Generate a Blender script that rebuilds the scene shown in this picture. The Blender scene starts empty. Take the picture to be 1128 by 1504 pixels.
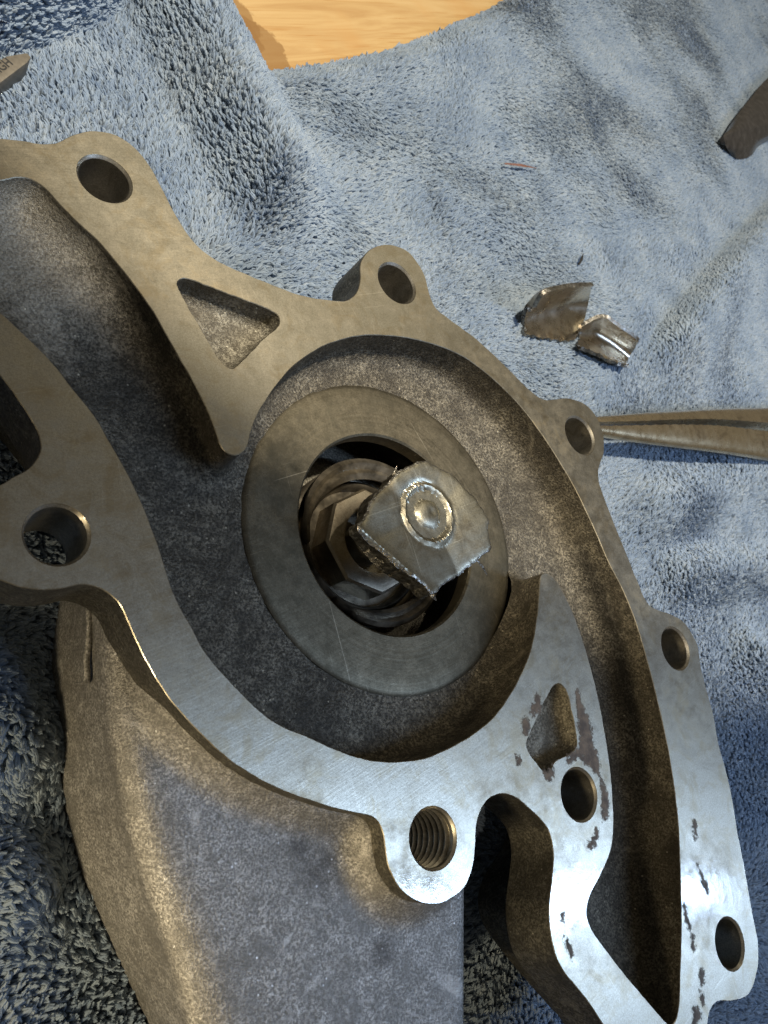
import bpy, bmesh, math, random
import numpy as np
from mathutils import Vector, Matrix
from mathutils.geometry import delaunay_2d_cdt

random.seed(7); rng = np.random.default_rng(7)
S = 0.001                                   # the script works in millimetres
SC = bpy.context.scene
COL = SC.collection

# ------------------------------------------------------------------ camera
F = 1150.0; D = 108.0                        # focal length in photo pixels, lens height over the flange plane
_t, _p = math.radians(40.0), math.radians(152.0)
N = np.array([math.sin(_t)*math.cos(_p), math.sin(_t)*math.sin(_p), math.cos(_t)])   # camera -> flange plane
ZW = -N
XW = np.array([1.0, 0, 0]) - N[0]*N; XW /= np.linalg.norm(XW)
YW = np.cross(ZW, XW)

def raw(px, py, z=0.0):
    d = np.array([(px-564)/F, (py-752)/F, 1.0]); X = d*(D-z)/(N@d)
    return np.array([X@XW, X@YW, z])

def fit_circle(P):
    P = np.asarray(P); A = np.c_[2*P[:, 0], 2*P[:, 1], np.ones(len(P))]
    s = np.linalg.lstsq(A, (P[:, :2]**2).sum(1), rcond=None)[0]
    return s[0], s[1], math.sqrt(s[2]+s[0]**2+s[1]**2)

RING_Z = -9.0
_rc = [raw(553+a, 793+b, RING_Z) for a, b in
       [(-195, -50), (-43, -228), (195, 50), (43, 228), (-150, 110), (140, -110)] if True][:4]
OX, OY, RING_R = fit_circle(_rc)
ORG = np.array([OX, OY, 0.0])

def P(px, py, z=0.0):
    """photo pixel -> point (mm) on the horizontal plane at height z"""
    return raw(px, py, z) - ORG

def PX(pts):
    """points (mm) -> photo pixels"""
    q = np.asarray(pts, float) + ORG; q = q - np.array([0, 0, D])
    cam = q[:, :1]*XW + q[:, 1:2]*YW + q[:, 2:3]*ZW
    return 564+F*cam[:, 0]/cam[:, 2], 752+F*cam[:, 1]/cam[:, 2]

CAMPOS = np.array([0, 0, D]) - ORG
cd = bpy.data.cameras.new('camera'); cam = bpy.data.objects.new('camera', cd); COL.objects.link(cam)
W2 = np.stack([XW, YW, ZW])                 # cam coords -> world
r_, u_, b_ = W2@np.array([1, 0, 0]), W2@np.array([0, -1, 0]), W2@np.array([0, 0, -1])
M = Matrix(((r_[0], u_[0], b_[0], CAMPOS[0]*S), (r_[1], u_[1], b_[1], CAMPOS[1]*S),
            (r_[2], u_[2], b_[2], CAMPOS[2]*S), (0, 0, 0, 1)))
cam.matrix_world = M
cd.sensor_fit = 'VERTICAL'; cd.sensor_height = 36; cd.lens = 36*F/1504
cd.clip_start = 0.005; cd.clip_end = 30
cd.dof.use_dof = True; cd.dof.focus_distance = 0.150; cd.dof.aperture_fstop = 60
SC.camera = cam

# ------------------------------------------------------------------ world, lamps, exposure
w = bpy.data.worlds.new('World'); SC.world = w; w.use_nodes = True
bg = w.node_tree.nodes['Background']; bg.inputs[0].default_value = (1.0, 0.88, 0.68, 1); bg.inputs[1].default_value = 0.105

def area(name, loc, target, size, power, col, size_y=None):
    l = bpy.data.lights.new(name, 'AREA'); l.energy = power; l.color = col; l.size = size*S
    if size_y: l.shape = 'RECTANGLE'; l.size_y = size_y*S
    o = bpy.data.objects.new(name, l); COL.objects.link(o)
    loc = Vector(loc)*S; o.location = loc
    o.rotation_euler = (Vector(target)*S-loc).to_track_quat('-Z', 'Y').to_euler()
    return o
def mirror(px, py, h):
    q = P(px, py, -h); q[2] = h; return q
def spot(name, loc, target, edge, power, col, blend, rad):
    l = bpy.data.lights.new(name, 'SPOT'); l.energy = power; l.color = col; l.shadow_soft_size = rad*S; l.spot_blend = blend
    loc, target, edge = Vector(loc), Vector(target), Vector(edge)
    l.spot_size = 2*(target-loc).angle(edge-loc)
    o = bpy.data.objects.new(name, l); COL.objects.link(o); o.location = loc*S
    o.rotation_euler = (target-loc).to_track_quat('-Z', 'Y').to_euler(); return o
spot('work_lamp', (-70, 60, 470), (100, 280, -37), (-44, 17, -10), 18.5, (1.0, 0.90, 0.73), 0.07, 9)
area('flange_fill', mirror(420, 330, 650), P(420, 330), 520, 0.45, (1.0, 0.88, 0.60))  # added soft panel out of view, lifts the reflection in the upper flange
spot('bowl_fill', (-30, 10, 450), (40, -8, -10), (-16, -4, -10), 1.1, (1.0, 0.90, 0.74), 0.35, 10)  # added fill spot; its cone edge imitates a shadow over the bowl's left
LB = mirror(740, 1330, 420)
area('led_bar_lamp', LB, LB-np.array([0, 0, 400]), 560, 2.5, (0.47, 0.66, 1.0), 18).rotation_euler = (0, 0, 0)
spot('side_lamp', (-260, -200, 70), (-28, -62, -20), (20, -100, -20), 4.2, (1.0, 0.82, 0.52), 0.5, 40)
vs = SC.view_settings
vs.view_transform = 'Standard'; vs.look = 'None'; vs.exposure = 0.1; vs.gamma = 1.0; vs.use_curve_mapping = False
SC.render.engine = 'CYCLES'
SC.cycles.use_denoising = True
SC.cycles.max_bounces = 8
SC.cycles.sample_clamp_indirect = 6

# ------------------------------------------------------------------ materials
class NT:
    def __init__(s, name):
        s.m = bpy.data.materials.new(name); s.m.use_nodes = True
        s.t = s.m.node_tree; s.b = s.t.nodes['Principled BSDF']; s.out = s.t.nodes['Material Output']
        tc = s.n('ShaderNodeTexCoord'); mp = s.n('ShaderNodeMapping'); mp.inputs['Scale'].default_value = (1000,)*3
        s.l(tc.outputs['Object'], mp.inputs['Vector']); s.co = mp.outputs[0]
    def n(s, t): return s.t.nodes.new(t)
    def l(s, a, b): s.t.links.new(a, b)
    def set(s, **k):
        for a, v in k.items():
            i = s.b.inputs[a.replace('_', ' ')]
            if hasattr(v, 'is_output'): s.l(v, i)
            else: i.default_value = v
    def noise(s, scale, detail=3, rough=0.55, stretch=None, rot=0, dist=0):
        x = s.n('ShaderNodeTexNoise'); x.inputs['Scale'].default_value = scale; x.inputs['Detail'].default_value = detail
        x.inputs['Roughness'].default_value = rough; x.inputs['Distortion'].default_value = dist
        c = s.co
        if stretch:
            m = s.n('ShaderNodeMapping'); m.vector_type = 'TEXTURE'; m.inputs['Scale'].default_value = tuple(1/q for q in stretch); m.inputs['Rotation'].default_value = (0, 0, rot)
            s.l(c, m.inputs['Vector']); c = m.outputs[0]
        s.l(c, x.inputs['Vector']); return x.outputs['Fac']
    def voro(s, scale, feat='F1'):
        x = s.n('ShaderNodeTexVoronoi'); x.inputs['Scale'].default_value = scale; x.feature = feat
        s.l(s.co, x.inputs['Vector']); return x
    def ramp(s, f, stops):
        r = s.n('ShaderNodeValToRGB'); e = r.color_ramp.elements
        while len(e) < len(stops): e.new(0.5)
        for el, (p, c) in zip(e, stops):
            el.position = p; el.color = tuple(c)+(1,) if hasattr(c, '__len__') else (c, c, c, 1)
        s.l(f, r.inputs[0]); return r.outputs[0]
    def mix(s, f, a, b, mode='MIX'):
        x = s.n('ShaderNodeMix'); x.data_type = 'RGBA'; x.blend_type = mode
        for v, i in ((f, 0), (a, 6), (b, 7)):
            if hasattr(v, 'is_output'): s.l(v, x.inputs[i])
            else: x.inputs[i].default_value = v if i == 0 else tuple(v)+(1,)
        return x.outputs[2]
    def math(s, op, a, b=0.0):
        x = s.n('ShaderNodeMath'); x.operation = op
        for v, i in ((a, 0), (b, 1)):
            if hasattr(v, 'is_output'): s.l(v, x.inputs[i])
            else: x.inputs[i].default_value = v
        return x.outputs[0]
    def bump(s, h, strength, dist, prev=None):
        b = s.n('ShaderNodeBump'); b.inputs['Strength'].default_value = strength; b.inputs['Distance'].default_value = dist*S
        s.l(h, b.inputs['Height'])
        if prev: s.l(prev, b.inputs['Normal'])
        return b.outputs[0]

def machined(name, col, rough, dirt=(0.20, 0.16, 0.10), dirt_amt=0.6, grain=0.25, coat=0.8, scratch=0.5, turned=False, metal=1.0):
    m = NT(name)
    big = m.noise(0.055, 4, 0.6); mid = m.noise(0.35, 5, 0.7); fine = m.noise(2.6, 3, 0.6)
    br = m.noise(1.1, 3, 0.6, (0.10, 2.2, 1), 0.5); br2 = m.noise(0.8, 3, 0.6, (2.5, 0.12, 1), 0.3)
    f = m.math('MULTIPLY', m.ramp(big, [(0.42, 0.0), (0.66, 1.0)]), m.ramp(mid, [(0.35, 0.25), (0.65, 1.0)]))
    c = m.mix(m.math('MULTIPLY', f, dirt_amt), col, dirt)
    sp = m.ramp(m.noise(1.3, 2, 0.5), [(0.70, 0.0), (0.76, 1.0)])
    c = m.mix(m.math('MULTIPLY', sp, 0.5), c, dirt)
    c = m.mix(m.ramp(fine, [(0.32, 0.55), (0.62, 0.0)]), c, tuple(x*0.55 for x in col))
    c = m.mix(m.ramp(m.noise(6.0, 2, 0.6), [(0.35, 0.35), (0.6, 0.0)]), c, tuple(x*0.5 for x in dirt))
    c = m.mix(m.ramp(m.noise(0.16, 5, 0.75, dist=0.8), [(0.50, 0.0), (0.64, 0.5)]), c, tuple(x*1.15 for x in dirt))
    for k_, (st_, ro_) in enumerate((((0.05, 3.2, 1), 0.5), ((0.06, 2.6, 1), -0.9), ((0.04, 2.9, 1), 1.9))):   # scattered scratches
        sc_ = m.ramp(m.noise(0.9, 1, 0.4, st_, ro_), [(0.745, 0.0), (0.77, 1.0)])
        c = m.mix(m.math('MULTIPLY', sc_, scratch), c, tuple(min(1, x*1.7+0.05) for x in col))
    rr = m.math('ADD', m.math('MULTIPLY', mid, 0.22), rough-0.11)
    rr = m.math('ADD', rr, m.math('MULTIPLY', f, 0.16))
    if turned:
        ln_ = m.n('ShaderNodeVectorMath'); ln_.operation = 'LENGTH'; m.l(m.co, ln_.inputs[0])
        cx = m.n('ShaderNodeCombineXYZ'); m.l(ln_.outputs['Value'], cx.inputs[0])
        tn_ = m.n('ShaderNodeTexNoise'); tn_.inputs['Scale'].default_value = 2.2; tn_.inputs['Detail'].default_value = 3; m.l(cx.outputs[0], tn_.inputs['Vector'])
        rr = m.math('ADD', rr, m.math('MULTIPLY', m.math('SUBTRACT', tn_.outputs['Fac'], 0.5), 0.25)); br = m.math('ADD', br, m.math('MULTIPLY', tn_.outputs['Fac'], 1.6))
        wm = m.ramp(m.noise(0.28, 5, 0.75), [(0.42, 0.0), (0.6, 0.45)]); c = m.mix(wm, c, tuple(x*0.6 for x in dirt))
    n1 = m.bump(br, grain, 0.02); n1 = m.bump(br2, grain*0.7, 0.02, n1); n1 = m.bump(fine, grain*0.7, 0.018, n1); n1 = m.bump(big, 0.5, 0.25, n1)
    m.set(Base_Color=c, Metallic=metal, Roughness=rr, Normal=n1)
    m.b.inputs['Coat Weight'].default_value = coat; m.b.inputs['Coat Roughness'].default_value = 0.09; m.l(m.bump(mid, 0.25, 0.10), m.b.inputs['Coat Normal'])
    return m.m

def cast(name, col, dark, grain=1.0, rough=0.46, gs=2.3, met=0.9, smudge=False, lit_end=False):
    m = NT(name)
    big = m.noise(0.06, 4, 0.6); mid = m.noise(0.5, 4, 0.7); g1 = m.noise(gs, 3, 0.7); v = m.voro(gs*1.6); v2 = m.voro(gs*3.1)
    c = m.mix(m.ramp(big, [(0.44, 0.0), (0.70, 0.9)]), col, dark)
    c = m.mix(m.ramp(mid, [(0.40, 0.6), (0.62, 0.0)]), c, tuple(x*0.45 for x in dark))
    c = m.mix(m.ramp(g1, [(0.42, 0.9), (0.60, 0.0)]), c, tuple(x*0.4 for x in dark))
    c = m.mix(m.ramp(m.noise(0.14, 5, 0.7, dist=0.7), [(0.52, 0.0), (0.66, 0.7)]), c, tuple(x*0.5 for x in dark))
    c = m.mix(m.ramp(m.noise(0.11, 5, 0.7, dist=1.2), [(0.60, 0.0), (0.70, 0.35)]), c, tuple(min(1, x*1.35) for x in col))
    if lit_end:                                                        # lamplight on the passage end painted into the colour, ragged edge
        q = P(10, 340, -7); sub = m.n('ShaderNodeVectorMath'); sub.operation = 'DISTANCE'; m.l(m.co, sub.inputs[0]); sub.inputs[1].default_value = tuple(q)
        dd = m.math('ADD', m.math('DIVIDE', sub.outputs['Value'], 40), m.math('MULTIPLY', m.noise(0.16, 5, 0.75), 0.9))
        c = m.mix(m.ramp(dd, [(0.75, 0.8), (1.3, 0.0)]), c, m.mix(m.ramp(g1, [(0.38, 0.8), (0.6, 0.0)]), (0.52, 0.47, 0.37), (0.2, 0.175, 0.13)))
    if smudge:                                                       # oily thumb smears on the outside
        for px_, py_, rr_ in ((462, 1285, 9), (435, 1240, 6), (240, 1010, 5), (560, 1400, 7)):
            q = P(px_, py_, -7.5); sub = m.n('ShaderNodeVectorMath'); sub.operation = 'DISTANCE'; m.l(m.co, sub.inputs[0]); sub.inputs[1].default_value = tuple(q)
            dd = m.math('ADD', m.math('DIVIDE', sub.outputs['Value'], rr_), m.math('MULTIPLY', m.noise(0.3, 5, 0.75), 1.1))
            c = m.mix(m.ramp(dd, [(0.6, 0.65), (1.25, 0.0)]), c, (0.055, 0.05, 0.045))
    rnd = m.n('ShaderNodeSeparateColor'); m.l(v.outputs['Color'], rnd.inputs[0])
    v3 = m.voro(1.9); rn3 = m.n('ShaderNodeSeparateColor'); m.l(v3.outputs['Color'], rn3.inputs[0])
    fl = m.math('MULTIPLY', m.math('MULTIPLY', m.ramp(rn3.outputs[0], [(0.93, 0.0), (0.985, 1.0)]), m.ramp(v3.outputs['Distance'], [(0.18, 1.0), (0.42, 0.0)])), m.ramp(m.noise(0.9, 2), [(0.45, 0.0), (0.65, 1.0)]))          # glints of the casting grain, painted as brighter colour on its facets
    c = m.mix(m.math('MULTIPLY', fl, 0.85), c, tuple(min(1, x*2.6) for x in col))
    rr = m.math('SUBTRACT', rough+0.08, m.math('MULTIPLY', fl, 0.25))
    n1 = m.bump(g1, 0.9*grain, 0.22); n1 = m.bump(rnd.outputs[1], 0.28*grain, 0.08, n1); n1 = m.bump(v2.outputs['Distance'], 0.6*grain, 0.10, n1)
    m.set(Base_Color=c, Metallic=met, Roughness=rr, Normal=n1)
    return m.m

def simple(name, col, rough, met=0.0, nscale=1.0, var=0.3, bump=0.2, bd=0.1):
    m = NT(name); nz = m.noise(nscale, 4, 0.6)
    c = m.mix(m.ramp(nz, [(0.35, 0.0), (0.65, 1.0)]), tuple(x*(1-var) for x in col), tuple(min(1, x*(1+var)) for x in col))
    m.set(Base_Color=c, Metallic=met, Roughness=m.math('ADD', m.math('MULTIPLY', nz, 0.2), rough-0.1), Normal=m.bump(nz, bump, bd))
    return m.m

MT = {}
MT['face'] = machined('machined_aluminium', (0.455, 0.42, 0.335), 0.36, dirt=(0.24, 0.19, 0.11), dirt_amt=0.8, grain=0.55, scratch=0.16)
MT['ring'] = machined('worn_ring', (0.185, 0.16, 0.112), 0.52, dirt=(0.08, 0.072, 0.05), dirt_amt=1.0, grain=1.0, coat=0.0, scratch=0.6, turned=True)
MT['bore'] = machined('drilled_bore', (0.66, 0.62, 0.53), 0.36, dirt=(0.14, 0.115, 0.08), dirt_amt=0.7, grain=0.6, coat=0.0, scratch=0.2)
MT['wall'] = cast('cast_aluminium_side', (0.28, 0.26, 0.205), (0.16, 0.145, 0.115), 0.5)
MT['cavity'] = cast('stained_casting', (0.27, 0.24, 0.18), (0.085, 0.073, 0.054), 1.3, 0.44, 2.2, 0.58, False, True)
MT['outer'] = cast('sand_cast_aluminium', (0.52, 0.50, 0.465), (0.33, 0.315, 0.285), 0.8, 0.42, 2.5, 0.65, True)
MT['pocket'] = cast('pocket_casting', (0.40, 0.37, 0.29), (0.18, 0.155, 0.11), 1.2, 0.45, 2.3, 0.5)
MT['black'] = simple('recess_shade', (0.012, 0.011, 0.010), 0.8)  # near-black colour paints the shade deep in holes and seal chamber
MT['rubber'] = simple('oily_seal', (0.14, 0.12, 0.088), 0.34, 0.75, 0.35, 0.5, 0.25)
MT['collar'] = machined('worn_steel_collar', (0.52, 0.46, 0.35), 0.38, dirt=(0.11, 0.085, 0.055), dirt_amt=0.9, grain=0.8, coat=0.0, scratch=0.2)
MT['hub'] = machined('bent_steel', (0.46, 0.43, 0.33), 0.38, dirt=(0.13, 0.10, 0.06), dirt_amt=0.8, grain=0.9, coat=0.0, scratch=0.3)
MT['fract'] = cast('fractured_steel', (0.62, 0.60, 0.55), (0.35, 0.32, 0.27), 0.9, 0.30, 1.2, 1.0)
MT['chrome'] = machined('plated_steel', (0.78, 0.70, 0.56), 0.25, dirt=(0.22, 0.15, 0.08), dirt_amt=0.8, grain=0.4, coat=0.0, metal=1.0)
MT['plier'] = machined('plier_steel', (0.80, 0.645, 0.40), 0.25, dirt=(0.16, 0.11, 0.06), dirt_amt=0.55, grain=0.15, coat=0.6, scratch=0.3, metal=0.95)
def residue_mat():
    m = NT('gasket_residue'); cv = m.n('ShaderNodeAttribute'); cv.attribute_name = 'cover'; a = m.noise(1.1, 5, 0.7); b2_ = m.noise(0.5, 3)
    c = m.mix(m.ramp(b2_, [(0.35, 0.0), (0.65, 1.0)]), (0.075, 0.058, 0.045), (0.16, 0.12, 0.085))
    m.set(Base_Color=c, Roughness=0.8, Alpha=m.ramp(m.math('ADD', m.math('MULTIPLY', cv.outputs['Fac'], 0.62), m.math('MULTIPLY', m.math('SUBTRACT', a, 0.5), 1.7)), [(0.18, 0.0), (0.46, 0.92)]), Normal=m.bump(a, 0.8, 0.2)); return m.m
MT['residue'] = residue_mat()
MT['tool'] = simple('dark_tool', (0.05, 0.045, 0.04), 0.25, 0.3, 0.3, 0.3, 0.1)
MT['tag'] = simple('nickel_bar', (0.15, 0.13, 0.10), 0.5, 0.3, 0.5, 0.2, 0.1)
MT['ink'] = simple('engraved_ink', (0.015, 0.014, 0.012), 0.6)
MT['rust'] = simple('rusty_sliver', (0.22, 0.10, 0.06), 0.5, 0.4)

def wood_mat():
    m = NT('pine_board')
    g = m.noise(0.05, 5, 0.6, (0.25, 3.2, 1), 0.66, 0.9); g2 = m.noise(0.3, 4, 0.6, (0.12, 3.5, 1), 0.64, 0.5); bl = m.noise(0.035, 3, 0.5)
    c = m.ramp(g, [(0.32, (0.36, 0.215, 0.085)), (0.5, (0.44, 0.29, 0.125)), (0.68, (0.48, 0.335, 0.16))])
    c = m.mix(m.ramp(g2, [(0.30, 0.7), (0.46, 0.0)]), c, (0.34, 0.175, 0.055))
    c = m.mix(m.ramp(bl, [(0.55, 0.0), (0.75, 0.5)]), c, (0.42, 0.22, 0.07))
    st = m.noise(0.25, 3, 0.6)
    for px_, py_, rr_ in ((338, 30, 13), (372, 74, 16), (352, 56, 10)):
        q = P(px_, py_, -45); sub = m.n('ShaderNodeVectorMath'); sub.operation = 'DISTANCE'; m.l(m.co, sub.inputs[0]); sub.inputs[1].default_value = tuple(q)
        dd = m.math('ADD', m.math('DIVIDE', sub.outputs['Value'], rr_), m.math('MULTIPLY', st, 0.5))
        c = m.mix(m.ramp(dd, [(0.95, 0.75), (1.15, 0.0)]), c, (0.20, 0.105, 0.035))
    m.set(Base_Color=c, Roughness=0.75, Specular_IOR_Level=0.2, Normal=m.bump(g2, 0.2, 0.2)); return m.m
MT['wood'] = wood_mat()

def towel_mats():
    m = NT('towel_backing'); nz = m.noise(1.0, 3)
    m.set(Base_Color=m.mix(nz, (0.12, 0.165, 0.24), (0.19, 0.25, 0.33)), Roughness=0.95, Normal=m.bump(nz, 0.8, 0.6))
    p = NT('towel_pile'); a = p.n('ShaderNodeAttribute'); a.attribute_name = 'tint'
    h = p.n('ShaderNodeHairInfo')
    c = p.ramp(a.outputs['Fac'], [(0.0, (0.17, 0.232, 0.325)), (0.5, (0.295, 0.36, 0.435)), (1.0, (0.43, 0.48, 0.52))])
    p.set(Base_Color=c, Roughness=0.75)
    tr = p.n('ShaderNodeBsdfTranslucent'); p.l(c, tr.inputs['Color']); mx = p.n('ShaderNodeMixShader'); mx.inputs[0].default_value = 0.3
    p.l(p.b.outputs[0], mx.inputs[1]); p.l(tr.outputs[0], mx.inputs[2]); p.l(mx.outputs[0], p.out.inputs['Surface'])
    p.b.inputs['Sheen Weight'].default_value = 0.15
    p.b.inputs['Specular IOR Level'].default_value = 0.12
    return m.m, p.m
MT['towel'], MT['pile'] = towel_mats()

# ------------------------------------------------------------------ helpers
def mesh_obj(name, verts, faces, mats, parent=None, smooth=35, midx=None, kind=None):
    me = bpy.data.meshes.new(name)
    me.from_pydata([tuple(np.asarray(v, float)*S) for v in verts], [], [tuple(int(i) for i in f) for f in faces])
    for mt in (mats if isinstance(mats, (list, tuple)) else [mats]): me.materials.append(mt)
    if midx is not None: me.polygons.foreach_set('material_index', np.asarray(midx, np.int32))
    bm = bmesh.new(); bm.from_mesh(me); bmesh.ops.remove_doubles(bm, verts=bm.verts, dist=1e-6)
    bmesh.ops.recalc_face_normals(bm, faces=bm.faces); bm.to_mesh(me); bm.free()
    if smooth:
        me.polygons.foreach_set('use_smooth', np.ones(len(me.polygons), bool))
        if smooth < 180: me.set_sharp_from_angle(angle=math.radians(smooth))
    me.update()
    o = bpy.data.objects.new(name, me); COL.objects.link(o)
    if parent: o.parent = parent
    if kind: o['kind'] = kind
    return o
def tag(o, label, cat, group=None):
    o['label'] = label; o['category'] = cat
    if group: o['group'] = group
    return o
def thing(name, label, cat, group=None):
    o = bpy.data.objects.new(name, None); COL.objects.link(o); o.empty_display_size = 0.01
    return tag(o, label, cat, group)

def spline(pts, step, closed=True):
    """Catmull-Rom through the points, resampled at about `step`"""
    p = np.asarray(pts, float); n = len(p); out = []
    for i in range(n if closed else n-1):
        if closed: a, b, c, d = p[i-1], p[i], p[(i+1) % n], p[(i+2) % n]
        else: a, b, c, d = p[max(i-1, 0)], p[i], p[i+1], p[min(i+2, n-1)]
        for t in np.arange(0, 1, 0.05):
            out.append(0.5*((2*b)+(c-a)*t+(2*a-5*b+4*c-d)*t*t+(3*b-a-3*c+d)*t**3))
    out = np.array(out + ([out[0]] if closed else [p[-1]]))
    L = np.r_[0, np.cumsum(np.linalg.norm(np.diff(out, axis=0), axis=1))]
    k = max(int(round(L[-1]/step)), 3)
    s = np.linspace(0, L[-1], k+1)
    r = np.stack([np.interp(s, L, out[:, j]) for j in range(p.shape[1])], 1)
    return r[:-1] if closed else r
def contour(px, z=0.0, step=0.7): return spline([P(x, y, z)[:2] for x, y in px], step)
def area2(c): return 0.5*np.sum(c[:, 0]*np.roll(c[:, 1], -1)-np.roll(c[:, 0], -1)*c[:, 1])
def ccw(c): return c if area2(c) > 0 else c[::-1]
def offset(c, d):
    """shift a CCW contour along its outward normal by d"""
    t = np.roll(c, -1, 0)-np.roll(c, 1, 0); t /= np.linalg.norm(t, axis=1)[:, None]+1e-12
    return c+np.stack([t[:, 1], -t[:, 0]], 1)*d
def inside(pts, c):
    x, y = pts[:, 0], pts[:, 1]; r = np.zeros(len(pts), bool); a = c; b = np.roll(c, -1, 0)
    for (x0, y0), (x1, y1) in zip(a, b):
        if y0 == y1: continue
        m = ((y0 > y) != (y1 > y)) & (x < (x1-x0)*(y-y0)/(y1-y0)+x0); r ^= m
    return r
def dist(pts, c, closed=True):
    a = c if closed else c[:-1]; b = np.roll(c, -1, 0) if closed else c[1:]
    best = np.full(len(pts), 1e9)
    for p0, p1 in zip(a, b):
        d = p1-p0; l2 = d@d+1e-12; t = np.clip(((pts-p0)@d)/l2, 0, 1)
        q = pts-(p0+t[:, None]*d); best = np.minimum(best, (q*q).sum(1))
    return np.sqrt(best)
def cdt(loops, extra=None, keep=None):
    """constrained Delaunay of closed loops plus free points; keep(centroids)->mask"""
    V = []; E = []
    for L in loops:
        k = len(V); n = len(L); V += [Vector(q) for q in L]; E += [(k+i, k+(i+1) % n) for i in range(n)]
    if extra is not None: V += [Vector(q) for q in extra]
    v, e, f, *_ = delaunay_2d_cdt(V, E, [], 0, 1e-5)
    v = np.array([tuple(q) for q in v]); f = np.array([tuple(t) for t in f])
    m = keep(v[f].mean(1)); return v, f[m]
def vnoise(x, y, sc, seed):
    g = np.random.default_rng(seed).random((64, 64)); u = x*sc; v = y*sc
    i = np.floor(u).astype(int); j = np.floor(v).astype(int); a = u-i; b = v-j
    a = a*a*(3-2*a); b = b*b*(3-2*b)
    G = lambda p, q: g[p % 64, q % 64]
    return (G(i, j)*(1-a)+G(i+1, j)*a)*(1-b)+(G(i, j+1)*(1-a)+G(i+1, j+1)*a)*b*1.0
def circle(c, r, n=48): 
    a = np.arange(n)*2*math.pi/n; return np.stack([c[0]+r*np.cos(a), c[1]+r*np.sin(a)], 1)
def lathe(profile, n=96, c=(0, 0), a0=0, a1=2*math.pi):
    full = abs(a1-a0-2*math.pi) < 1e-6; V = []; Fc = []; k = len(profile); m = n if full else n+1
    for i in range(m):
        a = a0+(a1-a0)*i/n
        for r, z in profile: V.append((c[0]+r*math.cos(a), c[1]+r*math.sin(a), z))
    for i in range(n):
        i2 = (i+1) % m
        for j in range(k-1): Fc.append((i*k+j, i2*k+j, i2*k+j+1, i*k+j+1))
    return V, Fc

# ------------------------------------------------------------------ bench
TZ = -37.0
def poly_slab(name, pts, z0, z1, mat, parent=None, bev=0.5):
    bm = bmesh.new(); vs_ = [bm.verts.new((p[0]*S, p[1]*S, z1*S)) for p in pts]
    f = bm.faces.new(vs_); r = bmesh.ops.extrude_face_region(bm, geom=[f])
    for v in r['geom']:
        if isinstance(v, bmesh.types.BMVert): v.co.z = z0*S
    bmesh.ops.recalc_face_normals(bm, faces=bm.faces)
    if bev: bmesh.ops.bevel(bm, geom=list(bm.edges), offset=bev*S, segments=2, affect='EDGES', profile=0.6)
    me = bpy.data.meshes.new(name); bm.to_mesh(me); bm.free(); me.materials.append(mat)
    me.polygons.foreach_set('use_smooth', np.ones(len(me.polygons), bool)); me.set_sharp_from_angle(angle=math.radians(40))
    o = bpy.data.objects.new(name, me); COL.objects.link(o)
    if parent: o.parent = parent
    return o
bench = poly_slab('workbench_top', [(-420, -420), (760, -420), (760, 760), (-420, 760)], TZ-33, TZ-8, MT['wood'], None, 1.5)
bench['kind'] = 'structure'; bench['label'] = 'yellow pine workbench top showing beyond the towel edge'

# ------------------------------------------------------------------ towel
WOODPX = [(270, -140), (292, -60), (311, -4), (330, 32), (350, 60), (372, 78), (398, 85), (450, 83), (520, 75), (580, 64), (640, 45), (700, 18), (745, -6), (800, -45), (880, -120), (600, -260)]
WOODC = ccw(np.array([P(x, y, TZ)[:2] for x, y in WOODPX]))
FOLDS = [  # pixel polyline, height, width on its left, width on its right (looking along it)
    ([(190, -90), (250, 20), (290, 100), (335, 195), (385, 290), (440, 380)], 15, 26, 15),
    ([(1170, 280), (1075, 385), (1000, 480), (945, 560)], 11, 28, 8),
    ([(1200, 690), (1080, 715), (980, 745), (900, 790)], 6, 14, 16),
    ([(1200, 850), (1090, 845), (1000, 850), (950, 850)], 7, 12, 12),
    ([(1200, 1060), (1120, 990), (1060, 940)], 7, 14, 12),
    ([(-120, 960), (-40, 1010), (10, 1080), (40, 1180)], 7, 12, 9),
    ([(-80, 1300), (0, 1290), (60, 1330)], 4, 9, 9),
    ([(620, 300), (720, 330), (800, 350)], 2.5, 16, 18),
]
FOLDW = [(np.array([P(x, y, TZ)[:2] for x, y in pl]), h, wl, wr) for pl, h, wl, wr in FOLDS]
FLAP = np.array([P(x, y, TZ)[:2] for x, y in [(-120, 130), (0, 82), (60, 68), (120, 42), (175, 5), (230, -40)]])
def sdist(pts, c):
    best = np.full(len(pts), 1e9); sg = np.zeros(len(pts)); tt = np.zeros(len(pts)); n = len(c)-1
    for i in range(n):
        d = c[i+1]-c[i]; t = np.clip(((pts-c[i])@d)/(d@d), 0, 1); q = pts-(c[i]+t[:, None]*d); dd = np.hypot(q[:, 0], q[:, 1])
        s = np.sign(d[0]*(pts[:, 1]-c[i][1])-d[1]*(pts[:, 0]-c[i][0])); m = dd < best
        best[m] = dd[m]; sg[m] = s[m]; tt[m] = ((i+t)/n)[m]
    return best*np.where(sg == 0, 1, sg), tt
def smooth01(t): t = np.clip(t, 0, 1); return t*t*(3-2*t)
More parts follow.
